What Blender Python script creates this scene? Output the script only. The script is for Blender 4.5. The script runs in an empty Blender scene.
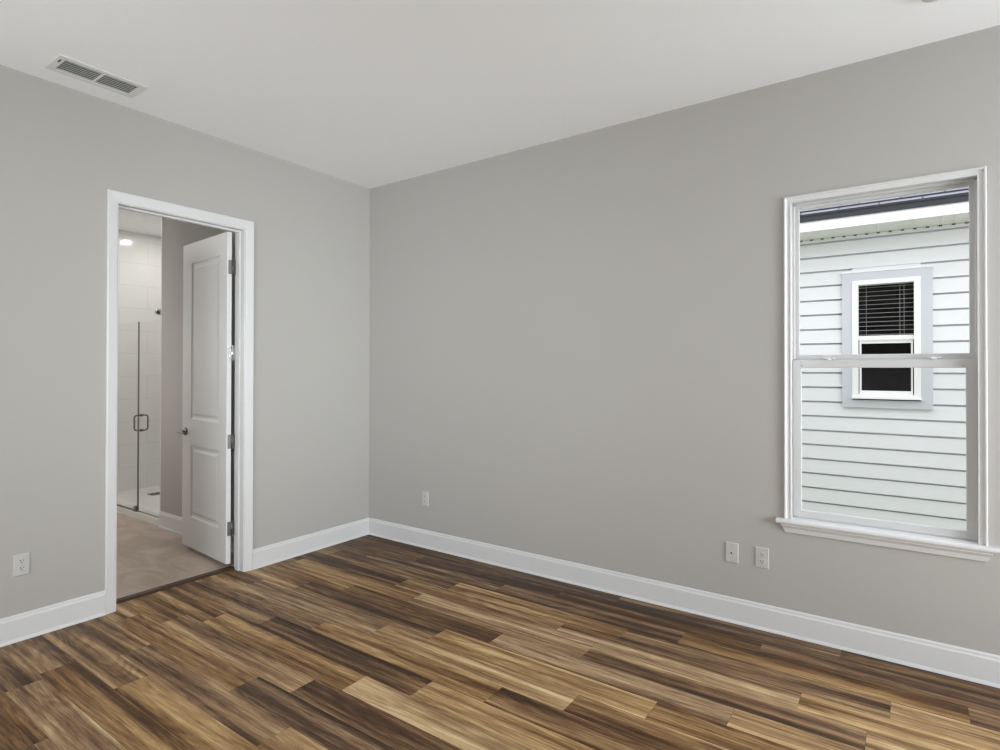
import bpy, bmesh, math, random
from mathutils import Vector, Matrix

random.seed(7)
S = bpy.context.scene
C = S.collection

# ------------------------------------------------------------------ camera
cam_d = bpy.data.cameras.new('camera')
cam = bpy.data.objects.new('camera', cam_d)
C.objects.link(cam)
cam_d.sensor_fit = 'HORIZONTAL'
cam_d.sensor_width = 36.0
cam_d.lens = 576.42 * 36.0 / 1000.0
cam_d.shift_y = -0.01019
cam_d.clip_start = 0.05
_yaw, _pitch, _roll = 0.614852, 0.006583, 0.001592
cam.matrix_world = (Matrix.Translation((3.88366, -3.49634, 1.45718)) @ Matrix.Rotation(_yaw, 4, 'Z')
                    @ Matrix.Rotation(math.pi / 2 + _pitch, 4, 'X') @ Matrix.Rotation(_roll, 4, 'Z'))
S.camera = cam

# ------------------------------------------------------------------ view transform, world, large lights
S.view_settings.view_transform = 'Standard'
S.view_settings.look = 'None'
S.view_settings.exposure = 0.0
S.view_settings.gamma = 1.0
S.view_settings.use_curve_mapping = False
try:
    S.cycles.use_denoising = True
    S.cycles.denoiser = 'OPENIMAGEDENOISE'
    S.cycles.pixel_filter_type = 'BLACKMAN_HARRIS'
    S.cycles.filter_width = 1.4
    S.cycles.max_bounces = 12
    S.cycles.diffuse_bounces = 6
    S.cycles.transparent_max_bounces = 16
    S.cycles.sample_clamp_indirect = 6.0
except Exception:
    pass

W = bpy.data.worlds.new('overcast_sky')
S.world = W
W.use_nodes = True
wn = W.node_tree
wn.nodes.clear()
_o = wn.nodes.new('ShaderNodeOutputWorld')
_b = wn.nodes.new('ShaderNodeBackground')
_r = wn.nodes.new('ShaderNodeValToRGB')
_t = wn.nodes.new('ShaderNodeTexCoord')
_s = wn.nodes.new('ShaderNodeSeparateXYZ')
_r.color_ramp.elements[0].position = 0.0
_r.color_ramp.elements[0].color = (0.90, 0.91, 0.94, 1)
_r.color_ramp.elements[1].position = 1.0
_r.color_ramp.elements[1].color = (0.95, 0.96, 1.0, 1)
wn.links.new(_t.outputs['Generated'], _s.inputs[0])
wn.links.new(_s.outputs['Z'], _r.inputs[0])
wn.links.new(_r.outputs[0], _b.inputs[0])
wn.links.new(_b.outputs[0], _o.inputs[0])
_b.inputs[1].default_value = 2.5


def area_light(name, loc, target, sx, sy, watts, color=(1, 1, 1), spread=180.0):
    d = bpy.data.lights.new(name, 'AREA')
    d.shape = 'RECTANGLE'
    d.size, d.size_y = sx, sy
    d.energy = watts
    d.color = color
    d.spread = math.radians(spread)
    o = bpy.data.objects.new(name, d)
    C.objects.link(o)
    o.location = loc
    o.rotation_euler = (Vector(target) - Vector(loc)).to_track_quat('-Z', 'Y').to_euler()
    return o


# daylight coming in through the east window and the rear window (both out of view), plus narrow added fills
DAY = (0.895, 0.962, 1.0)
area_light('east_window_daylight', (6.27, -1.10, 1.45), (0.0, -0.9, 1.7), 1.2, 1.9, 54, DAY)
area_light('east_wall_fill', (6.27, -1.10, 1.5), (0.0, -0.6, 1.6), 1.2, 1.9, 11, DAY, 50)  # narrow fill added to brighten the left wall near the corner
area_light('rear_window_daylight', (1.35, -4.77, 1.45), (1.6, 0.0, 1.45), 2.0, 1.9, 25, DAY)
area_light('rear_corner_fill', (1.85, -4.77, 1.5), (0.6, 0.0, 1.7), 1.0, 1.9, 6, DAY, 60)  # narrow fill added from behind, aimed toward the room corner

# unseen fill lamp added at the bathroom's side wall, left of the doorway
area_light('bathroom_fill', (-3.0, -3.42, 1.95), (-2.9, 0.0, 1.2), 0.9, 0.3, 9, (1.0, 0.985, 0.96))

area_light('bathroom_wall_fill', (-3.3, -3.2, 1.6), (-1.30, -0.97, 1.3), 0.5, 0.9, 1.5, (1.0, 0.985, 0.95), 45)  # added fill to brighten the grey bathroom wall, no window there

# ------------------------------------------------------------------ materials


def lin(c):
    c = c / 255.0
    return c / 12.92 if c <= 0.04045 else ((c + 0.055) / 1.055) ** 2.4


def rgb(r, g, b):
    return (lin(r), lin(g), lin(b), 1)


def principled(name, col, rough=0.5, metal=0.0, spec=0.5):
    m = bpy.data.materials.new(name)
    m.use_nodes = True
    p = m.node_tree.nodes['Principled BSDF']
    p.inputs['Base Color'].default_value = col
    p.inputs['Roughness'].default_value = rough
    p.inputs['Metallic'].default_value = metal
    p.inputs['Specular IOR Level'].default_value = spec
    return m


def node(m, t, **kw):
    n = m.node_tree.nodes.new(t)
    for k, v in kw.items():
        setattr(n, k, v)
    return n


def link(m, a, b):
    m.node_tree.links.new(a, b)


def painted(name, col, rough=0.6, bump=0.02, scale=260, spec=0.3):
    """painted plaster: faint roller texture"""
    m = principled(name, col, rough, 0, spec)
    p = m.node_tree.nodes['Principled BSDF']
    tc = node(m, 'ShaderNodeTexCoord')
    nz = node(m, 'ShaderNodeTexNoise')
    nz.inputs['Scale'].default_value = scale
    nz.inputs['Detail'].default_value = 3
    bp = node(m, 'ShaderNodeBump')
    bp.inputs['Strength'].default_value = bump
    bp.inputs['Distance'].default_value = 0.002
    link(m, tc.outputs['Object'], nz.inputs['Vector'])
    link(m, nz.outputs['Fac'], bp.inputs['Height'])
    link(m, bp.outputs['Normal'], p.inputs['Normal'])
    return m


M = {}
M['wall'] = painted('greige_paint', (0.450, 0.438, 0.417, 1), 0.75, 0.05, 180, 0.2)
M['ceiling'] = painted('ceiling_texture', (0.88, 0.89, 0.90, 1), 0.9, 0.6, 55, 0.1)
M['trim'] = principled('white_trim_paint', (0.69, 0.695, 0.695, 1), 0.38, 0, 0.4)
M['door'] = principled('white_door_paint', (0.69, 0.695, 0.69, 1), 0.42, 0, 0.4)
M['vinyl'] = principled('white_window_vinyl', (0.60, 0.605, 0.605, 1), 0.35, 0, 0.5)
M['plastic'] = principled('white_plastic', (0.54, 0.535, 0.52, 1), 0.35, 0, 0.5)
M['slot'] = principled('dark_slot', (0.02, 0.02, 0.02, 1), 0.6)
M['gap'] = principled('gap_shade', (0.03, 0.03, 0.03, 1), 0.8)  # near-black, stands in for the shade in the sash gaps
M['vent'] = principled('vent_white_metal', (0.72, 0.72, 0.70, 1), 0.45, 0, 0.4)
M['duct'] = principled('duct_dark', (0.03, 0.03, 0.03, 1), 0.7)
M['nickel'] = principled('satin_nickel', (0.35, 0.34, 0.32, 1), 0.35, 1.0)
M['darknickel'] = principled('dark_nickel', (0.22, 0.21, 0.195, 1), 0.35, 1.0)
M['chrome'] = principled('chrome', (0.72, 0.72, 0.71, 1), 0.22, 1.0)
M['shingle'] = None


def glass_mat(name, tint=(1, 1, 1, 1), ior=1.45):
    m = bpy.data.materials.new(name)
    m.use_nodes = True
    nt = m.node_tree
    nt.nodes.clear()
    out = nt.nodes.new('ShaderNodeOutputMaterial')
    mix = nt.nodes.new('ShaderNodeMixShader')
    tr = nt.nodes.new('ShaderNodeBsdfTransparent')
    gl = nt.nodes.new('ShaderNodeBsdfGlossy')
    fr = nt.nodes.new('ShaderNodeFresnel')
    fr.inputs['IOR'].default_value = ior
    gl.inputs['Roughness'].default_value = 0.01
    tr.inputs['Color'].default_value = tint
    geo = nt.nodes.new('ShaderNodeNewGeometry')
    inv = nt.nodes.new('ShaderNodeMath')
    inv.operation = 'SUBTRACT'
    inv.inputs[0].default_value = 1.0
    nt.links.new(geo.outputs['Backfacing'], inv.inputs[1])
    mul = nt.nodes.new('ShaderNodeMath')
    mul.operation = 'MULTIPLY'
    nt.links.new(fr.outputs[0], mul.inputs[0])
    nt.links.new(inv.outputs[0], mul.inputs[1])
    nt.links.new(mul.outputs[0], mix.inputs[0])
    nt.links.new(tr.outputs[0], mix.inputs[1])
    nt.links.new(gl.outputs[0], mix.inputs[2])
    nt.links.new(mix.outputs[0], out.inputs[0])
    return m


M['glass'] = glass_mat('window_glass', (1, 1, 1, 1), 1.32)
M['shower_glass'] = glass_mat('shower_glass', (0.99, 0.99, 0.99, 1), 1.35)


def screen_mat():
    m = bpy.data.materials.new('screen_mesh')
    m.use_nodes = True
    nt = m.node_tree
    nt.nodes.clear()
    out = nt.nodes.new('ShaderNodeOutputMaterial')
    mix = nt.nodes.new('ShaderNodeMixShader')
    tr = nt.nodes.new('ShaderNodeBsdfTransparent')
    df = nt.nodes.new('ShaderNodeBsdfDiffuse')
    df.inputs['Color'].default_value = (0.12, 0.12, 0.13, 1)
    mix.inputs[0].default_value = 0.06
    nt.links.new(tr.outputs[0], mix.inputs[1])
    nt.links.new(df.outputs[0], mix.inputs[2])
    nt.links.new(mix.outputs[0], out.inputs[0])
    return m


M['screen'] = screen_mat()


def emit_mat(name, col, strength):
    m = bpy.data.materials.new(name)
    m.use_nodes = True
    nt = m.node_tree
    nt.nodes.clear()
    out = nt.nodes.new('ShaderNodeOutputMaterial')
    e = nt.nodes.new('ShaderNodeEmission')
    e.inputs[0].default_value = col
    e.inputs[1].default_value = strength
    nt.links.new(e.outputs[0], out.inputs[0])
    return m


def wood_mat():
    m = principled('vinyl_plank', (0.2, 0.15, 0.1, 1), 0.46, 0, 0.25)
    p = m.node_tree.nodes['Principled BSDF']
    at = node(m, 'ShaderNodeVertexColor', layer_name='plank')
    sep = node(m, 'ShaderNodeSeparateColor')
    link(m, at.outputs['Color'], sep.inputs[0])
    tone, seed, warm = sep.outputs[0], sep.outputs[1], sep.outputs[2]
    tc = node(m, 'ShaderNodeTexCoord')
    off = node(m, 'ShaderNodeVectorMath', operation='SCALE')
    comb = node(m, 'ShaderNodeCombineXYZ')
    comb.inputs[0].default_value = 1
    comb.inputs[1].default_value = 0.37
    comb.inputs[2].default_value = 0.71
    link(m, comb.outputs[0], off.inputs[0])
    sc = node(m, 'ShaderNodeMath', operation='MULTIPLY')
    sc.inputs[1].default_value = 61.0
    link(m, seed, sc.inputs[0])
    link(m, sc.outputs[0], off.inputs['Scale'])
    pos = node(m, 'ShaderNodeVectorMath', operation='ADD')
    link(m, tc.outputs['Object'], pos.inputs[0])
    link(m, off.outputs[0], pos.inputs[1])

    def noise(scale, nscale, detail, rough, dist=0.0):
        mp = node(m, 'ShaderNodeMapping')
        mp.inputs['Scale'].default_value = scale
        link(m, pos.outputs[0], mp.inputs['Vector'])
        n = node(m, 'ShaderNodeTexNoise')
        n.inputs['Scale'].default_value = nscale
        n.inputs['Detail'].default_value = detail
        n.inputs['Roughness'].default_value = rough
        n.inputs['Distortion'].default_value = dist
        link(m, mp.outputs[0], n.inputs['Vector'])
        return n.outputs['Fac']

    def madd(a, k, b):
        x = node(m, 'ShaderNodeMath', operation='SUBTRACT')
        link(m, a, x.inputs[0])
        x.inputs[1].default_value = 0.5
        y = node(m, 'ShaderNodeMath', operation='MULTIPLY_ADD')
        link(m, x.outputs[0], y.inputs[0])
        y.inputs[1].default_value = k
        link(m, b, y.inputs[2])
        return y.outputs[0]

    band = noise((0.75, 17, 1), 1.0, 2.0, 0.5, 0.25)      # broad lengthwise heartwood streaks
    streak = noise((1.8, 46, 1), 1.0, 3.0, 0.6, 0.4)      # narrow streaks
    fine = noise((8, 190, 1), 1.0, 4.0, 0.75, 0.0)        # pores
    # cathedral figure: growth rings as contour lines of a slow, stretched field
    field = noise((0.8, 6.5, 1), 1.0, 1.5, 0.45, 0.15)
    fm = node(m, 'ShaderNodeMath', operation='MULTIPLY')
    fm.inputs[1].default_value = 95.0
    link(m, field, fm.inputs[0])
    fs = node(m, 'ShaderNodeMath', operation='SINE')
    link(m, fm.outputs[0], fs.inputs[0])
    fo = node(m, 'ShaderNodeMath', operation='MULTIPLY_ADD')
    link(m, fs.outputs[0], fo.inputs[0])
    fo.inputs[1].default_value = 0.5
    fo.inputs[2].default_value = 0.5
    v = madd(band, 1.35, tone)
    v = madd(streak, 0.55, v)
    v = madd(fine, 0.80, v)
    v = madd(fo.outputs[0], 0.085, v)
    rp = node(m, 'ShaderNodeValToRGB')
    els = rp.color_ramp.elements
    els[0].position = 0.0
    els[0].color = rgb(50, 33, 19)
    els[1].position = 1.0
    els[1].color = rgb(226, 204, 162)
    for ps, c in ((0.22, rgb(88, 62, 40)), (0.42, rgb(132, 102, 70)), (0.62, rgb(170, 140, 102)), (0.8, rgb(202, 173, 130))):
        e = els.new(ps)
        e.color = c
    link(m, v, rp.inputs[0])
    # warm / grey shift of single planks
    hs = node(m, 'ShaderNodeHueSaturation')
    link(m, rp.outputs[0], hs.inputs['Color'])
    sm = node(m, 'ShaderNodeMath', operation='MULTIPLY_ADD')
    link(m, warm, sm.inputs[0])
    sm.inputs[1].default_value = 0.7
    sm.inputs[2].default_value = 0.62
    link(m, sm.outputs[0], hs.inputs['Saturation'])
    link(m, hs.outputs[0], p.inputs['Base Color'])
    bp = node(m, 'ShaderNodeBump')
    bp.inputs['Strength'].default_value = 0.12
    bp.inputs['Distance'].default_value = 0.001
    link(m, fine, bp.inputs['Height'])
    link(m, bp.outputs[0], p.inputs['Normal'])
    return m


M['wood'] = wood_mat()
M['strip'] = principled('brown_reducer', rgb(62, 42, 28), 0.45)


def tile_mat(name, col, grout, w, h, axis, rough=0.12, offset=0.5, mortar=0.0022, z0=0.0, vein=None):
    """axis: which object axes give the tile's u, v"""
    m = principled(name, col, rough, 0, 0.5)
    p = m.node_tree.nodes['Principled BSDF']
    tc = node(m, 'ShaderNodeTexCoord')
    sp = node(m, 'ShaderNodeSeparateXYZ')
    cb = node(m, 'ShaderNodeCombineXYZ')
    link(m, tc.outputs['Object'], sp.inputs[0])
    link(m, sp.outputs[axis[0]], cb.inputs[0])
    sub = node(m, 'ShaderNodeMath', operation='SUBTRACT')
    link(m, sp.outputs[axis[1]], sub.inputs[0])
    sub.inputs[1].default_value = z0
    link(m, sub.outputs[0], cb.inputs[1])
    br = node(m, 'ShaderNodeTexBrick')
    br.offset = offset
    br.inputs['Scale'].default_value = 1.0
    br.inputs['Brick Width'].default_value = w
    br.inputs['Row Height'].default_value = h
    br.inputs['Mortar Size'].default_value = mortar
    br.inputs['Mortar Smooth'].default_value = 0.1
    br.inputs['Color1'].default_value = col
    br.inputs['Color2'].default_value = col
    br.inputs['Mortar'].default_value = grout
    link(m, cb.outputs[0], br.inputs['Vector'])
    colour = br.outputs['Color']
    if vein:
        n1 = node(m, 'ShaderNodeTexNoise')
        n1.inputs['Scale'].default_value = 1.6
        n1.inputs['Detail'].default_value = 6
        n1.inputs['Roughness'].default_value = 0.62
        n1.inputs['Distortion'].default_value = 1.6
        mp = node(m, 'ShaderNodeMapping')
        mp.inputs['Rotation'].default_value = (0, 0, 0.7)
        mp.inputs['Scale'].default_value = (1, 2.2, 1)
        link(m, tc.outputs['Object'], mp.inputs['Vector'])
        link(m, mp.outputs[0], n1.inputs['Vector'])
        rp = node(m, 'ShaderNodeValToRGB')
        rp.color_ramp.elements[0].position = 0.40
        rp.color_ramp.elements[0].color = vein
        rp.color_ramp.elements[1].position = 0.62
        rp.color_ramp.elements[1].color = (1, 1, 1, 1)
        link(m, n1.outputs['Fac'], rp.inputs[0])
        mx = node(m, 'ShaderNodeMixRGB', blend_type='MULTIPLY')
        mx.inputs[0].default_value = 0.8
        link(m, colour, mx.inputs[1])
        link(m, rp.outputs[0], mx.inputs[2])
        colour = mx.outputs[0]
    link(m, colour, p.inputs['Base Color'])
    return m


M['shower_tile_x'] = tile_mat('white_wall_tile', (0.82, 0.82, 0.80, 1), (0.70, 0.70, 0.68, 1), 0.61, 0.2655, ('Y', 'Z'), 0.13, 0.5, 0.0028, 0.035)
M['shower_tile_y'] = tile_mat('white_wall_tile_back', (0.82, 0.82, 0.80, 1), (0.60, 0.60, 0.585, 1), 0.61, 0.2655, ('X', 'Z'), 0.13, 0.5, 0.0028, 0.035)
M['bath_tile'] = tile_mat('taupe_floor_tile', (0.52, 0.42, 0.345, 1), (0.46, 0.375, 0.31, 1), 0.61, 0.305, ('Y', 'X'), 0.4, 0.33, 0.002, 0.0, (0.68, 0.64, 0.61, 1))
M['pan'] = tile_mat('shower_pan_tile', (0.74, 0.735, 0.72, 1), (0.64, 0.635, 0.62, 1), 0.05, 0.05, ('X', 'Y'), 0.35, 0.0, 0.002)
M['curb'] = principled('white_solid_surface', (0.80, 0.80, 0.785, 1), 0.25)


def siding_mat(name, col):
    m = principled(name, col, 0.7, 0, 0.2)
    p = m.node_tree.nodes['Principled BSDF']
    tc = node(m, 'ShaderNodeTexCoord')
    mp = node(m, 'ShaderNodeMapping')
    mp.inputs['Scale'].default_value = (2.5, 1, 60)
    nz = node(m, 'ShaderNodeTexNoise')
    nz.inputs['Scale'].default_value = 1.0
    nz.inputs['Detail'].default_value = 4
    nz.inputs['Distortion'].default_value = 0.6
    bp = node(m, 'ShaderNodeBump')
    bp.inputs['Strength'].default_value = 0.25
    bp.inputs['Distance'].default_value = 0.002
    link(m, tc.outputs['Object'], mp.inputs[0])
    link(m, mp.outputs[0], nz.inputs['Vector'])
    link(m, nz.outputs['Fac'], bp.inputs['Height'])
    link(m, bp.outputs[0], p.inputs['Normal'])
    return m


M['siding'] = siding_mat('white_lap_siding', (0.80, 0.81, 0.83, 1))
M['house_trim'] = principled('pale_grey_house_trim', (0.60, 0.62, 0.67, 1), 0.6)
M['house_white'] = principled('house_white', (0.88, 0.88, 0.88, 1), 0.5)
M['soffit'] = principled('white_vinyl_soffit', (0.80, 0.80, 0.78, 1), 0.6)
M['drip'] = principled('black_drip_edge', (0.012, 0.016, 0.022, 1), 0.5)
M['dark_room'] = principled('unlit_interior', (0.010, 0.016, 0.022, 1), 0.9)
M['blind'] = principled('white_blind_slat', (0.45, 0.46, 0.46, 1), 0.5)


def shingle_mat():
    m = principled('asphalt_shingle', (0.3, 0.3, 0.33, 1), 0.9, 0, 0.1)
    p = m.node_tree.nodes['Principled BSDF']
    tc = node(m, 'ShaderNodeTexCoord')
    br = node(m, 'ShaderNodeTexBrick')
    br.inputs['Scale'].default_value = 1.0
    br.inputs['Brick Width'].default_value = 0.32
    br.inputs['Row Height'].default_value = 0.14
    br.inputs['Mortar Size'].default_value = 0.006
    br.inputs['Color1'].default_value = (0.25, 0.25, 0.285, 1)
    br.inputs['Color2'].default_value = (0.19, 0.195, 0.23, 1)
    br.inputs['Mortar'].default_value = (0.05, 0.055, 0.07, 1)
    mp = node(m, 'ShaderNodeMapping')
    mp.inputs['Location'].default_value = (0.0, -(2.768 - 0.03) / math.cos(math.radians(26.57)) + 0.012, 0.0)
    mp.inputs['Scale'].default_value = (1.0, 1.0 / math.cos(math.radians(26.57)), 0.0)
    link(m, tc.outputs['Object'], mp.inputs['Vector'])
    link(m, mp.outputs[0], br.inputs['Vector'])
    nz = node(m, 'ShaderNodeTexNoise')
    nz.inputs['Scale'].default_value = 60
    mx = node(m, 'ShaderNodeMixRGB', blend_type='OVERLAY')
    mx.inputs[0].default_value = 0.5
    link(m, tc.outputs['Object'], nz.inputs['Vector'])
    link(m, br.outputs['Color'], mx.inputs[1])
    link(m, nz.outputs['Fac'], mx.inputs[2])
    link(m, mx.outputs[0], p.inputs['Base Color'])
    return m


M['shingle'] = shingle_mat()


def grass_mat():
    m = principled('lawn_grass', (0.12, 0.22, 0.05, 1), 0.9, 0, 0.1)
    p = m.node_tree.nodes['Principled BSDF']
    tc = node(m, 'ShaderNodeTexCoord')
    nz = node(m, 'ShaderNodeTexNoise')
    nz.inputs['Scale'].default_value = 40
    nz.inputs['Detail'].default_value = 5
    rp = node(m, 'ShaderNodeValToRGB')
    rp.color_ramp.elements[0].position = 0.35
    rp.color_ramp.elements[0].color = (0.14, 0.18, 0.09, 1)
    rp.color_ramp.elements[1].position = 0.7
    rp.color_ramp.elements[1].color = (0.30, 0.36, 0.19, 1)
    link(m, tc.outputs['Object'], nz.inputs['Vector'])
    link(m, nz.outputs['Fac'], rp.inputs[0])
    link(m, rp.outputs[0], p.inputs['Base Color'])
    return m


M['grass'] = grass_mat()

# ------------------------------------------------------------------ mesh helpers


class MB:
    """collects shapes into one mesh"""

    def __init__(self):
        self.bm = bmesh.new()

    def box(self, x0, x1, y0, y1, z0, z1, bev=0.0, seg=2):
        x0, x1 = min(x0, x1), max(x0, x1)
        y0, y1 = min(y0, y1), max(y0, y1)
        z0, z1 = min(z0, z1), max(z0, z1)
        mt = Matrix.Translation(((x0 + x1) / 2, (y0 + y1) / 2, (z0 + z1) / 2)) @ Matrix.Diagonal((x1 - x0, y1 - y0, z1 - z0, 1))
        r = bmesh.ops.create_cube(self.bm, size=1, matrix=mt)
        if bev > 0:
            es = list({e for v in r['verts'] for e in v.link_edges})
            bmesh.ops.bevel(self.bm, geom=es, offset=bev, segments=seg, affect='EDGES', profile=0.5)
        return self

    def ring(self, x0, x1, z0, z1, w, y0, y1, wt=None, wb=None):
        """rectangular frame in the xz plane, mitre-free boxes"""
        wt = w if wt is None else wt
        wb = w if wb is None else wb
        self.box(x0, x0 + w, y0, y1, z0, z1)
        self.box(x1 - w, x1, y0, y1, z0, z1)
        if wt:
            self.box(x0 + w, x1 - w, y0, y1, z1 - wt, z1)
        if wb:
            self.box(x0 + w, x1 - w, y0, y1, z0, z0 + wb)
        return self

    def cyl(self, p0, p1, r0, r1=None, n=20):
        r1 = r0 if r1 is None else r1
        p0, p1 = Vector(p0), Vector(p1)
        d = p1 - p0
        mt = Matrix.Translation((p0 + p1) / 2) @ d.to_track_quat('Z', 'Y').to_matrix().to_4x4()
        bmesh.ops.create_cone(self.bm, cap_ends=True, segments=n, radius1=r0, radius2=r1, depth=d.length, matrix=mt)
        return self

    def quad(self, pts):
        vs = [self.bm.verts.new(p) for p in pts]
        self.bm.faces.new(vs)
        return self

    def hull(self, a, b):
        """solid between two matching rings of points"""
        va = [self.bm.verts.new(p) for p in a]
        vb = [self.bm.verts.new(p) for p in b]
        n = len(a)
        for i in range(n):
            j = (i + 1) % n
            self.bm.faces.new((va[i], va[j], vb[j], vb[i]))
        self.bm.faces.new(list(reversed(va)))
        self.bm.faces.new(vb)
        return self

    def extrude_profile(self, prof, axis, a0, a1):
        """prof: list of (p, q); axis 'x' -> (a, p, q), axis 'y' -> (p, a, q)"""
        if axis == 'x':
            A = [(a0, p, q) for p, q in prof]
            B = [(a1, p, q) for p, q in prof]
        else:
            A = [(p, a0, q) for p, q in prof]
            B = [(p, a1, q) for p, q in prof]
        return self.hull(A, B)

    def tube(self, pts, r, n=12):
        """round bar along a polyline with mitred joints"""
        pts = [Vector(p) for p in pts]
        rings = []
        prev_u = None
        for i, p in enumerate(pts):
            if i == 0:
                t = (pts[1] - p).normalized()
            elif i == len(pts) - 1:
                t = (p - pts[i - 1]).normalized()
            else:
                t = ((p - pts[i - 1]).normalized() + (pts[i + 1] - p).normalized()).normalized()
            if prev_u is None:
                u = t.orthogonal().normalized()
            else:
                u = (prev_u - t * prev_u.dot(t)).normalized()
            prev_u = u
            v = t.cross(u)
            rings.append([self.bm.verts.new(p + (u * math.cos(k * 2 * math.pi / n) + v * math.sin(k * 2 * math.pi / n)) * r) for k in range(n)])
        for a, b in zip(rings[:-1], rings[1:]):
            for k in range(n):
                j = (k + 1) % n
                self.bm.faces.new((a[k], a[j], b[j], b[k]))
        self.bm.faces.new(list(reversed(rings[0])))
        self.bm.faces.new(rings[-1])
        return self

    def build(self, name, mat, parent=None, smooth=False, bevel=0.0):
        bmesh.ops.recalc_face_normals(self.bm, faces=self.bm.faces)
        me = bpy.data.meshes.new(name)
        self.bm.to_mesh(me)
        self.bm.free()
        me.materials.append(mat)
        o = bpy.data.objects.new(name, me)
        C.objects.link(o)
        if parent is not None:
            o.parent = parent
        if smooth:
            for f in me.polygons:
                f.use_smooth = True
        if bevel > 0:
            b = o.modifiers.new('bevel', 'BEVEL')
            b.width = bevel
            b.segments = 2
            b.limit_method = 'ANGLE'
        return o


def tag(o, label, cat, group=None, kind=None):
    o['label'] = label
    o['category'] = cat
    if group:
        o['group'] = group
    if kind:
        o['kind'] = kind
    return o


def empty(name, loc=(0, 0, 0), rz=0.0):
    o = bpy.data.objects.new(name, None)
    C.objects.link(o)
    o.location = loc
    o.rotation_euler = (0, 0, rz)
    o.empty_display_size = 0.05
    return o


def struct(o, label, cat):
    return tag(o, label, cat, None, 'structure')


# ------------------------------------------------------------------ room shell
H = 3.048
XE, YR = 6.3, -4.8           # east wall and rear wall (behind the camera)
DY0, DY1, DZ = -1.989, -1.180, 2.449      # clear door opening between jambs
JT = 0.018                   # jamb thickness
WT = 0.115                   # partition thickness

w = MB()
w.box(-WT, 0, YR, DY0 - JT, 0, H).box(-WT, 0, DY1 + JT, 0, 0, H).box(-WT, 0, DY0 - JT, DY1 + JT, DZ + JT, H)
struct(w.build('wall_left', M['wall']), 'greige painted wall with the white doorway to the bathroom', 'wall')

WX0, WX1, WZ0, WZ1 = 3.340, 4.178, 0.612, 2.392       # rough window opening
w = MB()
W2 = 1.66                                             # the second window stands this far along the same wall
w.box(-WT, WX0, 0, 0.16, -0.15, H).box(WX1, WX0 + W2, 0, 0.16, -0.15, H).box(WX1 + W2, XE, 0, 0.16, -0.15, H)
w.box(WX0 + W2, WX1 + W2, 0, 0.16, -0.15, WZ0).box(WX0 + W2, WX1 + W2, 0, 0.16, WZ1, H)
w.box(WX0, WX1, 0, 0.16, -0.15, WZ0).box(WX0, WX1, 0, 0.16, WZ1, H)
struct(w.build('wall_right', M['wall']), 'long greige painted wall with the sash window', 'wall')

w = MB()
w.box(XE, XE + 0.14, YR, -4.05, 0, H).box(XE, XE + 0.14, -0.2, 0, 0, H)
w.box(XE, XE + 0.14, -4.05, -0.2, 0, 0.45).box(XE, XE + 0.14, -4.05, -0.2, 2.45, H)
struct(w.build('wall_east', M['wall']), 'greige wall with a wide window opening, out of view', 'wall')
w = MB()
w.box(0, 0.35, YR - 0.14, YR, 0, H).box(2.35, XE, YR - 0.14, YR, 0, H)
w.box(0.35, 2.35, YR - 0.14, YR, 0, 0.45).box(0.35, 2.35, YR - 0.14, YR, 2.45, H)
struct(w.build('wall_rear', M['wall']), 'greige wall with a wide window opening, behind the viewer', 'wall')

VX0, VX1, VY0, VY1 = 0.166, 0.382, -2.408, -1.986      # vent frame
VW = 0.037
hx0, hx1, hy0, hy1 = VX0 + VW, VX1 - VW, VY0 + VW, VY1 - VW
w = MB()
w.box(-3.75, hx0, YR - 0.14, 0.16, H, H + 0.12).box(hx1, XE + 0.14, YR - 0.14, 0.16, H, H + 0.12)
w.box(hx0, hx1, YR - 0.14, hy0, H, H + 0.12).box(hx0, hx1, hy1, 0.16, H, H + 0.12)
struct(w.build('ceiling', M['ceiling']),
       'white textured ceiling over bedroom and bathroom', 'ceiling')

# ------------------------------------------------------------------ plank floor
ROW, LEN = 0.148, 1.213
FX0, FX1, FY0, FY1 = -0.107, XE, YR, 0.0
# per row (0 = along the window wall): one measured end joint, then tone, warmth of planks keyed by joint index
joints = {0: 3.602, 1: 0.827, 2: 2.881, 3: 2.609, 4: 1.067, 5: 2.535, 6: 2.064, 7: 1.775, 8: 1.470, 9: 1.155,
          10: 2.073, 11: 1.788, 12: 1.615, 13: 1.381, 14: 0.62, 15: 0.940, 16: 1.72, 17: 0.573}
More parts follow.
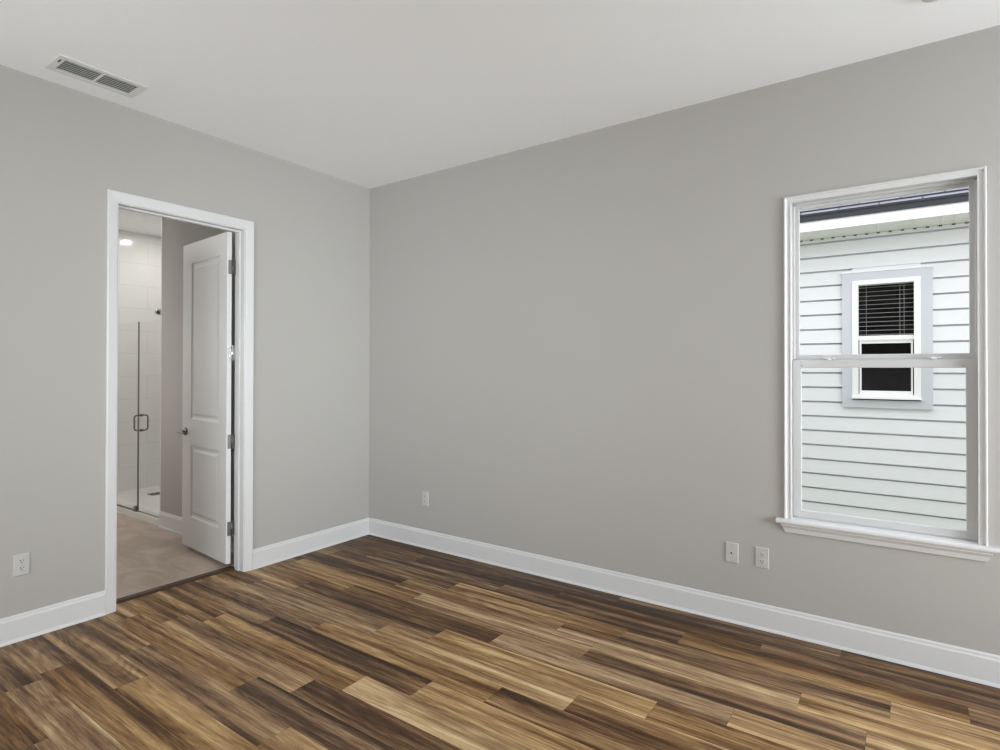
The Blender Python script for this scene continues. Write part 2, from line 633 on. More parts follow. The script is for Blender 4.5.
# tones: (row, k) where plank k starts at joint + k * LEN
tones = {
    (0, -1): .40, (0, 0): .26, (0, -2): .33, (0, -3): .30, (0, 1): .40,
    (1, -1): .34, (1, 0): .30, (1, 1): .24, (1, 2): .45, (1, 3): .45,
    (2, -1): .30, (2, 0): .48, (2, -2): .36, (2, 1): .30, (2, -3): .32,
    (3, -1): .50, (3, 0): .32, (3, 1): .62, (3, -2): .30, (3, -3): .34,
    (4, -1): .17, (4, 0): .52, (4, 1): .52, (4, 2): .60,
    (5, -1): .47, (5, 0): .34, (5, -2): .50, (5, 1): .60, (5, -3): .42,
    (6, -1): .25, (6, 0): .55, (6, 1): .55, (6, -2): .34,
    (7, -1): .25, (7, 0): .66, (7, 1): .52, (7, -2): .48,
    (8, -1): .42, (8, 0): .64, (8, 1): .38, (8, 2): .55,
    (9, -1): .40, (9, 0): .50, (9, 1): .24, (9, 2): .5,
    (10, -1): .24, (10, -2): .28, (10, 0): .52, (10, 1): .5,
    (11, -1): .46, (11, 0): .64, (11, -2): .36, (11, 1): .55,
    (12, -1): .52, (12, 0): .20, (12, 1): .5, (12, -2): .42,
    (13, -1): .44, (13, 0): .24, (13, 1): .4, (13, -2): .45,
    (14, -1): .44, (14, 0): .44, (14, 1): .5,
    (15, -1): .42, (15, 0): .38, (15, 1): .5,
    (16, -1): .42, (16, 0): .50, (16, -2): .40,
    (17, -1): .22, (17, 0): .46, (17, 1): .42,
}
bm = bmesh.new()
cl = bm.loops.layers.float_color.new('plank')
r = 0
y1 = FY1
rnd = random.Random(11)
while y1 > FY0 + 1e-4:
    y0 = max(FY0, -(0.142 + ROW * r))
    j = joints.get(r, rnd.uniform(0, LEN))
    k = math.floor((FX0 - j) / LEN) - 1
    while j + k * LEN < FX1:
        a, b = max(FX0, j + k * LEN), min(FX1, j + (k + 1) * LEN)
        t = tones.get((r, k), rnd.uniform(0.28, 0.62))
        t = 0.42 + (t - 0.42) * 0.85 - (0.14 if r < 2 else 0.06 if r == 2 else 0.0)  # rows along the window wall darkened for the shade lying there
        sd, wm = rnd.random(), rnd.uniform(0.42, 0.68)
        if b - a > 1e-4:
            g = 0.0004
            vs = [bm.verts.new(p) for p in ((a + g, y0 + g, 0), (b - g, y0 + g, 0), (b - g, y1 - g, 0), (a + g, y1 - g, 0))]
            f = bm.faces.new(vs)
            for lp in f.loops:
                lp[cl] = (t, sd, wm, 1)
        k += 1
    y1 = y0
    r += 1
# sub-floor slab under the planks
s0 = bm.faces[:] if False else None
mt = Matrix.Translation(((FX0 + FX1) / 2, (FY0 + FY1) / 2, -0.0515)) @ Matrix.Diagonal((FX1 - FX0, FY1 - FY0, 0.1, 1))
rr = bmesh.ops.create_cube(bm, size=1, matrix=mt)
for f in {f for v in rr['verts'] for f in v.link_faces}:
    for lp in f.loops:
        lp[cl] = (0.0, 0.3, 0.4, 1)
me = bpy.data.meshes.new('floor')
bm.to_mesh(me)
bm.free()
me.materials.append(M['wood'])
fl = bpy.data.objects.new('floor', me)
C.objects.link(fl)
struct(fl, 'mixed brown wood look plank floor of the bedroom', 'floor')

# threshold between planks and bathroom tile
w = MB()
w.extrude_profile([(-0.168, 0.0), (-0.168, 0.010), (-0.160, 0.013), (-0.118, 0.013), (-0.104, 0.002), (-0.104, 0.0)], 'y', DY0, DY1)
struct(w.build('trim_2', M['strip']), 'dark brown wood reducer strip across the doorway floor', 'threshold')

# ------------------------------------------------------------------ baseboards
BH, BT = 0.142, 0.014


def base_profile(sign):
    # thickness runs along +sign from the wall face at 0
    p = [(0, 0), (0.020, 0), (0.0195, 0.005), (BT, 0.018), (BT, BH - 0.024), (0.010, BH - 0.016), (0.009, BH - 0.006), (0.005, BH), (0, BH)]
    return [(sign * a, b) for a, b in p]


CO0, CO1 = -2.051, -1.112     # outer edges of the door casing
w = MB().extrude_profile(base_profile(1), 'y', CO1, 0.0)
struct(w.build('baseboard_left', M['trim']), 'white baseboard between the doorway and the room corner', 'baseboard')
w = MB().extrude_profile(base_profile(1), 'y', YR, CO0)
struct(w.build('baseboard_doorway', M['trim']), 'white baseboard left of the doorway, under the outlet', 'baseboard')
w = MB().extrude_profile(base_profile(-1), 'x', BT * 0.2, XE)
struct(w.build('baseboard_right', M['trim']), 'long white baseboard along the window wall', 'baseboard')

# ------------------------------------------------------------------ door frame
fr = MB()
# jambs
fr.box(-WT - 0.004, 0.002, DY0 - JT, DY0, 0.0, DZ + JT).box(-WT - 0.004, 0.002, DY1, DY1 + JT, 0.0, DZ + JT).box(-WT - 0.004, 0.002, DY0, DY1, DZ, DZ + JT)
frame = fr.build('trim_1', M['trim'], None, False, 0.001)
struct(frame, 'white door frame with flat casing around the bathroom doorway', 'door frame')
st = MB()
SX0, SX1, SD = -0.078, -0.044, 0.011
st.box(SX0, SX1, DY0, DY0 + SD, 0.0, DZ).box(SX0, SX1, DY1 - SD, DY1, 0.0, DZ).box(SX0, SX1, DY0 + SD, DY1 - SD, DZ - SD, DZ)
st.build('door_stop', M['trim'], frame, False, 0.0015)


def casing(x_face, sgn, name):
    """flat colonial casing: thin inner edge, thicker outer back band"""
    b = MB()
    zt = 2.521
    iy0, iy1, iz = DY0 - 0.005, DY1 + 0.005, DZ + 0.005
    prof = [(0.0, 0.009), (0.006, 0.011), (0.016, 0.012), (0.050, 0.0145), (0.058, 0.0155), (0.0655, 0.0145), (0.068, 0.010)]
    # legs and head as mitred strips
    wd = prof[-1][0]

    def pt(side, d, t, z):
        y = iy0 - d if side < 0 else iy1 + d
        return (x_face + sgn * t, y, z)
    scs = {-1: (iy0 - CO0) / wd, 1: (CO1 - iy1) / wd}
    hs = (zt - iz) / wd
    for side in (-1, 1):
        sc = scs[side]
        A = [pt(side, 0, 0, 0.0)] + [pt(side, d * sc, t, 0.0) for d, t in prof] + [pt(side, wd * sc, 0, 0.0)]
        B = [pt(side, 0, 0, iz)] + [pt(side, d * sc, t, iz + d * hs) for d, t in prof] + [pt(side, wd * sc, 0, iz + wd * hs)]
        b.hull(A, B)
    A = [pt(-1, 0, 0, iz)] + [pt(-1, d * scs[-1], t, iz + d * hs) for d, t in prof] + [pt(-1, wd * scs[-1], 0, zt)]
    B = [pt(1, 0, 0, iz)] + [pt(1, d * sc, t, iz + d * hs) for d, t in prof] + [pt(1, wd * sc, 0, zt)]
    b.hull(A, B)
    return b.build(name, M['trim'], frame)


casing(0.0, 1, 'casing')
casing(-WT, -1, 'casing')

# ------------------------------------------------------------------ door leaf (opened into the bathroom)
DW, DB, DT = 0.775, 0.046, 2.443
phi = math.radians(175.0)
door = MB()
TH = 0.033


def panel_face(b, xs, zs, panels, y, sg):
    """door face at y with recessed moulded panels; sg = outward direction of the face"""
    bmv = b.bm

    def rect(x0, x1, z0, z1, yy):
        return [bmv.verts.new(p) for p in ((x0, yy, z0), (x1, yy, z0), (x1, yy, z1), (x0, yy, z1))]
    x0, x1 = xs
    z0, z1 = zs
    # surround split into bands between panels
    px0, px1 = panels[0][0], panels[0][1]
    zc = [z0]
    for p in panels:
        zc += [p[2], p[3]]
    zc.append(z1)
    b.quad([(x0, y, z0), (px0, y, z0), (px0, y, z1), (x0, y, z1)])
    b.quad([(px1, y, z0), (x1, y, z0), (x1, y, z1), (px1, y, z1)])
    for i in range(0, len(zc), 2):
        b.quad([(px0, y, zc[i]), (px1, y, zc[i]), (px1, y, zc[i + 1]), (px0, y, zc[i + 1])])
    for (a0, a1, c0, c1) in panels:
        steps = [(0, 0), (0.006, -0.006), (0.016, -0.009), (0.030, -0.009), (0.044, -0.002), (0.050, -0.001)]
        prev = None
        for ins, dep in steps:
            ring = rect(a0 + ins, a1 - ins, c0 + ins, c1 - ins, y + sg * dep)
            if prev:
                for i in range(4):
                    k = (i + 1) % 4
                    bmv.faces.new((prev[i], prev[k], ring[k], ring[i]))
            prev = ring
        bmv.faces.new(prev)


pans = [(0.125, 0.650, 0.285, 0.850), (0.125, 0.650, 1.056, 2.286)]
pans = [(0.122, 0.612, 0.285, 0.850), (0.122, 0.612, 1.056, 2.286)]
panel_face(door, (0, DW), (DB, DT), pans, 0.0, 1)
panel_face(door, (0, DW), (DB, DT), pans, -TH, -1)
for (a, b_) in (((0, DB), (DW, DB)), ((DW, DB), (DW, DT)), ((DW, DT), (0, DT)), ((0, DT), (0, DB))):
    door.quad([(a[0], 0, a[1]), (b_[0], 0, b_[1]), (b_[0], -TH, b_[1]), (a[0], -TH, a[1])])
bmesh.ops.remove_doubles(door.bm, verts=door.bm.verts, dist=1e-5)
dl = door.build('door_1', M['door'])
dl.location = (-0.122, -1.239, 0)
dl.rotation_euler = (0, 0, phi)
struct(dl, 'white two panel door standing open into the bathroom', 'door')
dl.data.polygons.foreach_set('use_smooth', [False] * len(dl.data.polygons))

# hinges: leaf on the door edge (local x<0 faces the bedroom), barrel, leaf towards the jamb
for i, hz in enumerate((2.190, 1.566, 0.926, 0.297)):
    mat = M['chrome'] if i == 1 else M['darknickel']  # second hinge in chrome to imitate its bright reflection
    h = MB()
    h.box(-0.0022, 0.0, -TH + 0.001, -0.009, hz - 0.051, hz + 0.051, 0.001)
    ho = h.build('hinge', mat, dl)
    b = MB()
    b.cyl((-0.004, -TH - 0.006, hz - 0.053), (-0.004, -TH - 0.006, hz + 0.053), 0.0062, None, 14)
    b.cyl((-0.004, -TH - 0.006, hz + 0.053), (-0.004, -TH - 0.006, hz + 0.058), 0.0075, 0.004, 14)
    b.build('barrel', mat, ho, True)
    # leaf reaching to the jamb
    l2 = MB()
    l2.box(-0.006, -0.003, -TH - 0.026, -TH - 0.006, hz - 0.051, hz + 0.051)
    l2.build('jamb_leaf', mat, ho)
    s_ = MB()
    for zz in (-0.034, 0.0, 0.034):
        s_.cyl((-0.0022, -0.020, hz + zz), (-0.0030, -0.020, hz + zz), 0.0035, None, 10)
    s_.build('screw_heads', M['darknickel'], ho)

# lever handle on both faces
for sg, y0 in ((1, 0.0), (-1, -TH)):
    hx, hz = 0.712, 0.952
    a = MB()
    a.cyl((hx, y0, hz), (hx, y0 + sg * 0.006, hz), 0.032, 0.031, 28)
    a.cyl((hx, y0 + sg * 0.006, hz), (hx, y0 + sg * 0.010, hz), 0.031, 0.024, 28)
    ro = a.build('door_lever', M['darknickel'], dl, True)
    b = MB()
    b.cyl((hx, y0 + sg * 0.010, hz), (hx, y0 + sg * 0.050, hz), 0.0105, 0.010, 16)
    b.tube([(hx + 0.006, y0 + sg * 0.054, hz), (hx - 0.02, y0 + sg * 0.056, hz), (hx - 0.06, y0 + sg * 0.055, hz - 0.002),
            (hx - 0.095, y0 + sg * 0.050, hz - 0.004), (hx - 0.112, y0 + sg * 0.046, hz - 0.005)], 0.0088, 12)
    b.build('lever_arm', M['darknickel'], ro, True)

# ------------------------------------------------------------------ bathroom shell
BX = -3.52                    # far wall of bathroom and shower
GY = -0.975                   # line of grey wall and shower glass
struct(MB().box(BX, -0.168, -3.5, GY + 0.0, -0.08, 0.010).build('bathroom_floor', M['bath_tile']),
       'taupe marbled tile floor of the bathroom', 'floor')
w = MB().box(-1.69, -WT, GY, GY + 0.115, 0, H).box(-1.69, -1.575, GY + 0.115, 0, 0, H)
struct(w.build('wall_bathroom', M['wall']), 'greige bathroom wall behind the open door', 'wall')
struct(MB().box(BX - 0.12, BX, -3.6, 0.0, 0, H).build('wall_shower', M['shower_tile_x']),
       'white tiled end wall of the shower', 'wall')
struct(MB().box(BX, -1.69, -0.012, 0.0, 0, H).build('wall_shower_back', M['shower_tile_y']),
       'white tiled back wall of the shower, hidden by the grey wall', 'wall')
struct(MB().box(BX, -WT, -3.62, -3.5, 0, H).build('wall_bathroom_side', M['wall']), 'greige bathroom wall left of the doorway, out of view', 'wall')
w = MB().extrude_profile([(GY + a, b + 0.010) for a, b in base_profile(-1)], 'x', -1.69, -0.135)
struct(w.build('baseboard_bathroom', M['trim']), 'white baseboard under the bathroom wall behind the door', 'baseboard')
struct(MB().box(BX, -1.69, GY + 0.10, -0.012, 0.0, 0.036).build('shower_floor', M['pan']), 'pale tiled shower floor behind the glass', 'floor')
w = MB().box(BX, -1.692, GY - 0.004, GY + 0.10, 0.0, 0.072, 0.006)
struct(w.build('trim_3', M['curb']), 'low white curb under the shower glass', 'curb')
# bright tile edge where the grey wall meets the shower
w = MB().box(-1.70, -1.688, GY - 0.002, GY + 0.10, 0.072, H)
struct(w.build('trim_4', M['curb']), 'slim white tile edge at the end of the grey bathroom wall', 'trim')

# shower enclosure
GZ0, GZ1, GT = 0.082, 1.902, 0.010
GP = GY + 0.005
XS = -2.172                   # gap between the fixed pane and the door pane
fp = MB().box(BX + 0.004, XS - 0.004, GP, GP + GT, GZ0 - 0.006, GZ1).build('shower_glass_panel', M['shower_glass'])
tag(fp, 'fixed clear glass shower pane on the left, with a dark bottom channel', 'shower screen')
MB().box(BX + 0.004, XS - 0.004, GP - 0.004, GP + GT + 0.004, 0.070, 0.084).build('bottom_channel', M['darknickel'], fp)
MB().box(XS - 0.060, XS - 0.008, GP - 0.009, GP + GT + 0.009, 0.071, 0.125, 0.003).build('corner_clamp', M['darknickel'], fp)
MB().box(XS - 0.0042, XS - 0.0008, GP - 0.0005, GP + GT + 0.0005, GZ0, GZ1).build('edge_seal', M['nickel'], fp)

gd = MB().box(XS + 0.003, -1.706, GP, GP + GT, GZ0 + 0.006, GZ1).build('shower_glass_door', M['shower_glass'])
tag(gd, 'clear glass shower door with a metal pull, beside the grey wall', 'shower door')
MB().box(XS + 0.002, XS + 0.0075, GP - 0.0008, GP + GT + 0.0008, GZ0 + 0.006, GZ1).build('edge_seal', M['darknickel'], gd)
MB().box(XS + 0.003, -1.706, GP + 0.001, GP + GT - 0.001, GZ0 - 0.004, GZ0 + 0.006).build('door_sweep', M['nickel'], gd)
for sg, y0 in ((-1, GP), (1, GP + GT)):
    hx, z0, z1, dp, rc = -2.103, 0.862, 1.006, (0.058 if sg < 0 else 0.052), 0.024
    pts = [(hx, y0, z0)]
    for k in range(6):
        a = k / 5 * math.pi / 2
        pts.append((hx, y0 + sg * (dp - rc + rc * math.sin(a)), z0 + rc - rc * math.cos(a)))
    for k in range(6):
        a = k / 5 * math.pi / 2
        pts.append((hx, y0 + sg * (dp - rc + rc * math.cos(a)), z1 - rc + rc * math.sin(a)))
    pts.append((hx, y0, z1))
    b = MB().tube(pts, 0.0072, 12)
    b.cyl((hx, y0, z0), (hx, y0 + sg * 0.004, z0), 0.014, None, 18).cyl((hx, y0, z1), (hx, y0 + sg * 0.004, z1), 0.014, None, 18)
    b.build('pull_handle', M['darknickel'], gd, True)
# shower head with its arm on the back wall
sh = MB()
ax = Vector((0.52, -0.50, -0.62)).normalized()
hd = Vector((-3.05, -0.395, 2.092)) - ax * 0.036
sh.cyl(hd, hd + ax * 0.030, 0.016, 0.040, 26)
sh.cyl(hd + ax * 0.030, hd + ax * 0.040, 0.040, 0.038, 26)
so = empty('overhead_shower', (0, 0, 0))
sh.build('spray_head', M['chrome'], so, True)
tag(so, 'small round chrome shower head above the glass door', 'shower head')
MB().cyl(hd + ax * 0.040, hd + ax * 0.042, 0.019, 0.019, 24).build('spray_face', M['duct'], so)
MB().tube([(-3.05, -0.014, 2.13), (-3.06, -0.20, 2.15), (-3.07, -0.31, 2.145), tuple(hd - Vector((0.004, -0.01, -0.012))), tuple(hd + ax * 0.004)], 0.010, 12).build('shower_arm', M['chrome'], so, True)
MB().cyl((-3.05, -0.012, 2.13), (-3.05, -0.022, 2.13), 0.032, 0.026, 24).build('flange', M['chrome'], so, True)

# floor drain
dr = MB().box(-3.115, -2.985, -0.480, -0.350, 0.036, 0.040, 0.001).build('shower_drain', M['nickel'])
tag(dr, 'square metal drain in the shower floor', 'drain')
g = MB()
for k in range(7):
    g.box(-3.105, -2.995, -0.473 + k * 0.0172, -0.465 + k * 0.0172, 0.0395, 0.0412)
g.build('drain_slots', M['slot'], dr)


def can_light(name, x, y, watts, label):
    o = MB().cyl((x, y, H - 0.006), (x, y, H), 0.085, 0.090, 36).build(name, M['vent'], None, True)
    tag(o, label, 'ceiling light', 'recessed bathroom lights')
    MB().cyl((x, y, H - 0.0075), (x, y, H - 0.005), 0.050, None, 32).build('light_lens', emit_mat(name + '_glow', (1.0, 0.97, 0.92, 1), 14.0), o)
    d = bpy.data.lights.new(name + '_lamp', 'AREA')
    d.shape = 'DISK'
    d.size = 0.12
    d.energy = watts
    d.color = (1.0, 0.98, 0.945)
    l = bpy.data.objects.new(name + '_lamp', d)
    C.objects.link(l)
    l.parent = o
    l.location = (x, y, H - 0.012)
    return o


can_light('recessed_light', -2.93, -0.31, 4, 'round recessed ceiling light inside the shower, mirrored in its tiles')
can_light('recessed_light.001', -2.85, -1.75, 19, 'unseen round recessed ceiling light added to brighten the bathroom')  # second can added out of view, placed to light wall and shower

# ------------------------------------------------------------------ ceiling vent
v = MB()
fw = VW
for (a, b, c, d) in ((VX0, VX1, VY0, VY0 + fw), (VX0, VX1, VY1 - fw, VY1), (VX0, VX0 + fw, VY0 + fw, VY1 - fw), (VX1 - fw, VX1, VY0 + fw, VY1 - fw)):
    v.box(a, b, c, d, H - 0.007, H)
v.box(VX0 + fw, VX1 - fw, -2.203, -2.191, H - 0.006, H)
vo = v.build('ceiling_vent', M['vent'], None, False, 0.002)
tag(vo, 'long white supply air vent with dark louvers in the ceiling', 'air vent')
dc = MB()
dc.box(hx0, hx0 + 0.002, hy0, hy1, H, H + 0.12).box(hx1 - 0.002, hx1, hy0, hy1, H, H + 0.12)
dc.box(hx0, hx1, hy0, hy0 + 0.002, H, H + 0.12).box(hx0, hx1, hy1 - 0.002, hy1, H, H + 0.12).box(hx0, hx1, hy0, hy1, H + 0.10, H + 0.12)
dc.build('duct_opening', M['duct'], vo)
for (a, b) in ((VY0 + fw, -2.203), (-2.191, VY1 - fw)):
    for k in range(6):
        x = VX0 + fw + 0.010 + k * 0.0225
        s = MB()
        pr = [(x + 0.0040, H - 0.0062), (x + 0.0046, H - 0.0044), (x - 0.0042, H + 0.0034), (x - 0.0050, H + 0.0020)]
        s.extrude_profile(pr, 'y', a, b)
        s.build('louver', M['vent'], vo)
lv = MB().box(0.300, 0.338, -2.392, -2.386, H - 0.009, H - 0.0065)
lv.build('damper_lever', M['duct'], vo)

# ceiling fitting that just peeks in at the top edge
sd = MB()
sd.cyl((3.985, -0.492, H - 0.010), (3.985, -0.492, H), 0.062, 0.064, 40)
sd.cyl((3.985, -0.492, H - 0.030), (3.985, -0.492, H - 0.010), 0.048, 0.060, 40)
so = sd.build('smoke_detector', M['vent'], None, True)
tag(so, 'round white ceiling fitting at the upper right edge of the view', 'smoke detector')
MB().cyl((3.985, -0.492, H - 0.033), (3.985, -0.492, H - 0.030), 0.018, 0.022, 24).build('test_button', M['plastic'], so, True)

# ------------------------------------------------------------------ outlets and wall plate


def plate(loc, rz, name, label, cat, group, kind='duplex'):
    """built in local axes: x along the wall, -y out of the wall, z up"""
    root = empty(name, loc, rz)
    tag(root, label, cat, group)
    pw, ph = 0.0365, 0.0585
    b = MB()
    b.hull([(-pw, 0, -ph), (pw, 0, -ph), (pw, 0, ph), (-pw, 0, ph)],
           [(-pw + 0.004, -0.0065, -ph + 0.004), (pw - 0.004, -0.0065, -ph + 0.004), (pw - 0.004, -0.0065, ph - 0.004), (-pw + 0.004, -0.0065, ph - 0.004)])
    b.build('cover_plate', M['plastic'], root, False, 0.0012)
    if kind == 'duplex':
        for cz in (-0.0195, 0.0195):
            prof = []
            for k in range(28):
                a = k / 28 * 2 * math.pi
                prof.append((0.0172 * math.cos(a), max(-0.0132, min(0.0132, 0.0172 * math.sin(a))) + cz))
            b = MB()
            b.hull([(p, -0.0064, q) for p, q in prof], [(p * 0.97, -0.0085, (q - cz) * 0.97 + cz) for p, q in prof])
            rc = b.build('receptacle', M['plastic'], root)
            s_ = MB()
            s_.box(-0.0078, -0.0052, -0.0089, -0.0082, cz - 0.001, cz + 0.0085)
            s_.box(0.0052, 0.0078, -0.0089, -0.0082, cz + 0.0005, cz + 0.0075)
            s_.cyl((0, -0.0082, cz - 0.0065), (0, -0.0089, cz - 0.0065), 0.0029, None, 12)
            s_.build('slots', M['slot'], rc)
        MB().cyl((0, -0.0062, 0), (0, -0.0074, 0), 0.0032, None, 14).build('screw', M['plastic'], root, True)
    else:
        MB().cyl((0, -0.0062, 0), (0, -0.0086, 0), 0.0065, None, 18).build('jack_collar', M['plastic'], root, True)
        MB().cyl((0, -0.0085, 0), (0, -0.0095, 0), 0.0046, None, 18).build('jack', M['slot'], root, True)
        for zz in (-0.042, 0.042):
            MB().cyl((0, -0.0062, zz), (0, -0.0074, zz), 0.0032, None, 14).build('screw', M['plastic'], root, True)
    return root


plate((0, -2.444, 0.402), math.pi / 2, 'wall_outlet', 'white duplex wall outlet left of the doorway', 'outlet', 'duplex outlets')
plate((0.672, 0, 0.397), 0, 'wall_outlet.001', 'small white wall outlet near the room corner on the window wall', 'outlet', 'duplex outlets')
plate((3.217, 0, 0.399), 0, 'wall_outlet.002', 'white duplex wall outlet below the left end of the window sill', 'outlet', 'duplex outlets')
plate((3.056, 0, 0.398), 0, 'cable_plate', 'white wall plate with one small dark jack, left of the sill outlet', 'wall plate', None, 'jack')

# ------------------------------------------------------------------ window
wb = MB()
JX0, JX1, JZ0, JZ1 = 3.3655, 4.1605, 0.640, 2.370          # inside of the jamb
wb.box(WX0, JX0, 0.0, 0.125, WZ0, WZ1).box(JX1, WX1, 0.0, 0.125, WZ0, WZ1)
wb.box(JX0, JX1, 0.0, 0.125, JZ1, WZ1).box(JX0, JX1, 0.046, 0.125, WZ0, JZ0 + 0.004)
# upper track beads beside the upper sash
wb.box(JX0, JX0 + 0.010, 0.050, 0.080, 1.512, JZ1).box(JX1 - 0.010, JX1, 0.050, 0.080, 1.512, JZ1).box(JX0, JX1, 0.050, 0.080, JZ1 - 0.010, JZ1)
win = wb.build('window_1', M['vinyl'], None, False, 0.0012)
struct(win, 'white single hung window looking out on the house next door', 'window')


def ring_profile(b, x0, x1, z0, z1, prof):
    """mitred moulding round three sides (left, head, right); prof = (inset, y)"""
    def strip(f):
        return f
    n = len(prof)
    L0 = [(x0 + d, y, z0) for d, y in prof]
    L1 = [(x0 + d, y, z1 - d) for d, y in prof]
    R1 = [(x1 - d, y, z1 - d) for d, y in prof]
    R0 = [(x1 - d, y, z0) for d, y in prof]
    rings = [[b.bm.verts.new(p) for p in q] for q in (L0, L1, R1, R0)]
    for a, c in zip(rings[:-1], rings[1:]):
        for i in range(n):
            k = (i + 1) % n
            b.bm.faces.new((a[i], a[k], c[k], c[i]))
    b.bm.faces.new(list(reversed(rings[0])))
    b.bm.faces.new(rings[-1])


cs = MB()
ring_profile(cs, 3.331, 4.188, JZ0 - 0.002, 2.401, [(0.0, 0.0), (0.0, -0.013), (0.003, -0.016), (0.008, -0.016), (0.011, -0.011), (0.015, -0.006),
                                               (0.028, -0.004), (0.030, -0.008), (0.034, -0.008), (0.0345, 0.0)])
cs.build('casing', M['trim'], win)
# stool and apron
sl = MB()
prof = [(0.046, 0.612), (0.046, 0.640), (-0.030, 0.640), (-0.036, 0.637), (-0.040, 0.630), (-0.040, 0.622), (-0.036, 0.615), (-0.030, 0.612)]
sl.extrude_profile([p for p in prof if True], 'x', JX0, JX1)
prof2 = [(0.0, 0.612), (0.0, 0.640), (-0.030, 0.640), (-0.036, 0.637), (-0.040, 0.630), (-0.040, 0.622), (-0.036, 0.615), (-0.030, 0.612)]
sl.extrude_profile(prof2, 'x', 3.294, JX0)
sl.extrude_profile(prof2, 'x', JX1, 4.227)
bmesh.ops.remove_doubles(sl.bm, verts=sl.bm.verts, dist=1e-6)
sl.build('stool', M['trim'], win)
ap = MB()


def aprect(x0, x1, yb, z):
    return [(x0, 0.0, z), (x1, 0.0, z), (x1, yb, z), (x0, yb, z)]


ap.hull(aprect(3.335, 4.188, -0.010, 0.566), aprect(3.331, 4.192, -0.013, 0.578))
ap.hull(aprect(3.331, 4.192, -0.013, 0.578), aprect(3.325, 4.198, -0.016, 0.590))
ap.hull(aprect(3.325, 4.198, -0.016, 0.590), aprect(3.319, 4.204, -0.027, 0.604))
ap.hull(aprect(3.319, 4.204, -0.027, 0.604), aprect(3.316, 4.207, -0.027, 0.612))
ap.build('apron', M['trim'], win)
# lower sash, nearer the room
ls = MB()
ls.ring(JX0 + 0.001, JX1 - 0.0035, 0.645, 1.507, 0.0415, 0.046, 0.074, 0.041, 0.037)
lso = ls.build('lower_sash', M['vinyl'], win, False, 0.002)
MB().box(3.408, 4.115, 0.058, 0.064, 0.680, 1.468).build('glass_pane', M['glass'], lso)
gb = MB()
gb.ring(3.404, 4.1195, 0.678, 1.470, 0.005, 0.054, 0.068)
gb.build('glazing_bead', M['trim'], lso)
for lx in (3.535, 3.985):
    k = MB()
    k.cyl((lx, 0.056, 1.5075), (lx, 0.056, 1.516), 0.020, 0.017, 24)
    k.box(lx - 0.004, lx + 0.034, 0.044, 0.054, 1.512, 1.5195, 0.002)
    k.build('sash_lock', M['trim'], lso, True)
for tx in (3.412, 4.105):
    MB().cyl((tx, 0.046, 1.474), (tx, 0.043, 1.474), 0.0022, None, 10).build('tilt_screw', M['gap'], lso)
# dark strips standing in for the shaded gaps beside the lower sash
MB().box(JX1 - 0.0036, JX1 - 0.0002, 0.050, 0.060, 0.650, 1.507).build('gap_shade', M['gap'], win)
MB().box(JX0 + 0.0002, JX0 + 0.0012, 0.0455, 0.060, 0.650, 1.507).build('gap_shade', M['gap'], win)
# upper sash
us = MB()
us.ring(JX0 + 0.001, JX1 - 0.001, 1.490, JZ1 - 0.001, 0.0285, 0.080, 0.108, 0.024, 0.046)
uso = us.build('upper_sash', M['vinyl'], win, False, 0.002)
MB().box(3.393, 4.133, 0.091, 0.097, 1.535, 2.347).build('glass_pane', M['glass'], uso)
MB().box(JX0 + 0.004, JX1 - 0.004, 0.114, 0.115, 0.650, 1.500).build('insect_screen', M['screen'], win)

# ------------------------------------------------------------------ house next door
NY = 3.2
EX = 0.1469
house = empty('neighbor_house', (3.7, NY, -0.15))
tag(house, 'white lap sided house next door seen through the window', 'house')
HX0, HX1 = -4.5, 10.5


def hpart(b, name, mat, parent=house, **kw):
    o = b.build(name, mat, parent, **kw)
    if parent is house:
        o.location = (-3.7, -NY, 0.15)
    return o


NX0, NX1, NZ0, NZ1 = 3.441, 3.990, 1.182, 2.327      # vinyl window outline
b = MB()
k0 = -2
z = 0.106 + EX * k0
while z < 2.79:
    z1 = min(z + EX, 2.795)
    # each board tilts out at its lower edge; leave the window hole open
    segs = [(HX0, HX1)]
    if z1 > NZ0 and z < NZ1:
        segs = [(HX0, NX0), (NX1, HX1)]
    for x0, x1 in segs:
        pr = [(NY + 0.05, z), (NY - 0.020, z), (NY - 0.006, z1 - 0.017), (NY + 0.036, z1 - 0.017), (NY + 0.036, z1), (NY + 0.05, z1)]
        b.extrude_profile(pr, 'x', x0, x1)
    if len(segs) == 2 and z1 > 2.40:
        b.hull([(NX0, NY + 0.02, 2.40), (NX0, NY - 0.012, 2.40), (NX0, NY - 0.003, z1), (NX0, NY + 0.02, z1)],
               [(NX1, NY + 0.02, 2.40), (NX1, NY - 0.012, 2.40), (NX1, NY - 0.003, z1), (NX1, NY + 0.02, z1)])
    z = z1
    if z >= 2.795 - 1e-6:
        break
hpart(b, 'siding', M['siding'])
# flat surround boards, top cap
b = MB()
b.box(3.357, NX0, NY - 0.044, NY + 0.02, 1.084, 2.405).box(NX1, 4.080, NY - 0.044, NY + 0.02, 1.084, 2.405)
b.box(NX0, NX1, NY - 0.044, NY + 0.02, 1.084, NZ0 - 0.026).box(NX0, NX1, NY - 0.044, NY + 0.02, NZ1, 2.405)
hpart(b, 'window_surround', M['house_trim'])
b = MB().box(3.350, 4.087, NY - 0.052, NY + 0.02, 2.405, 2.420)
hpart(b, 'cap_flashing', M['house_white'])
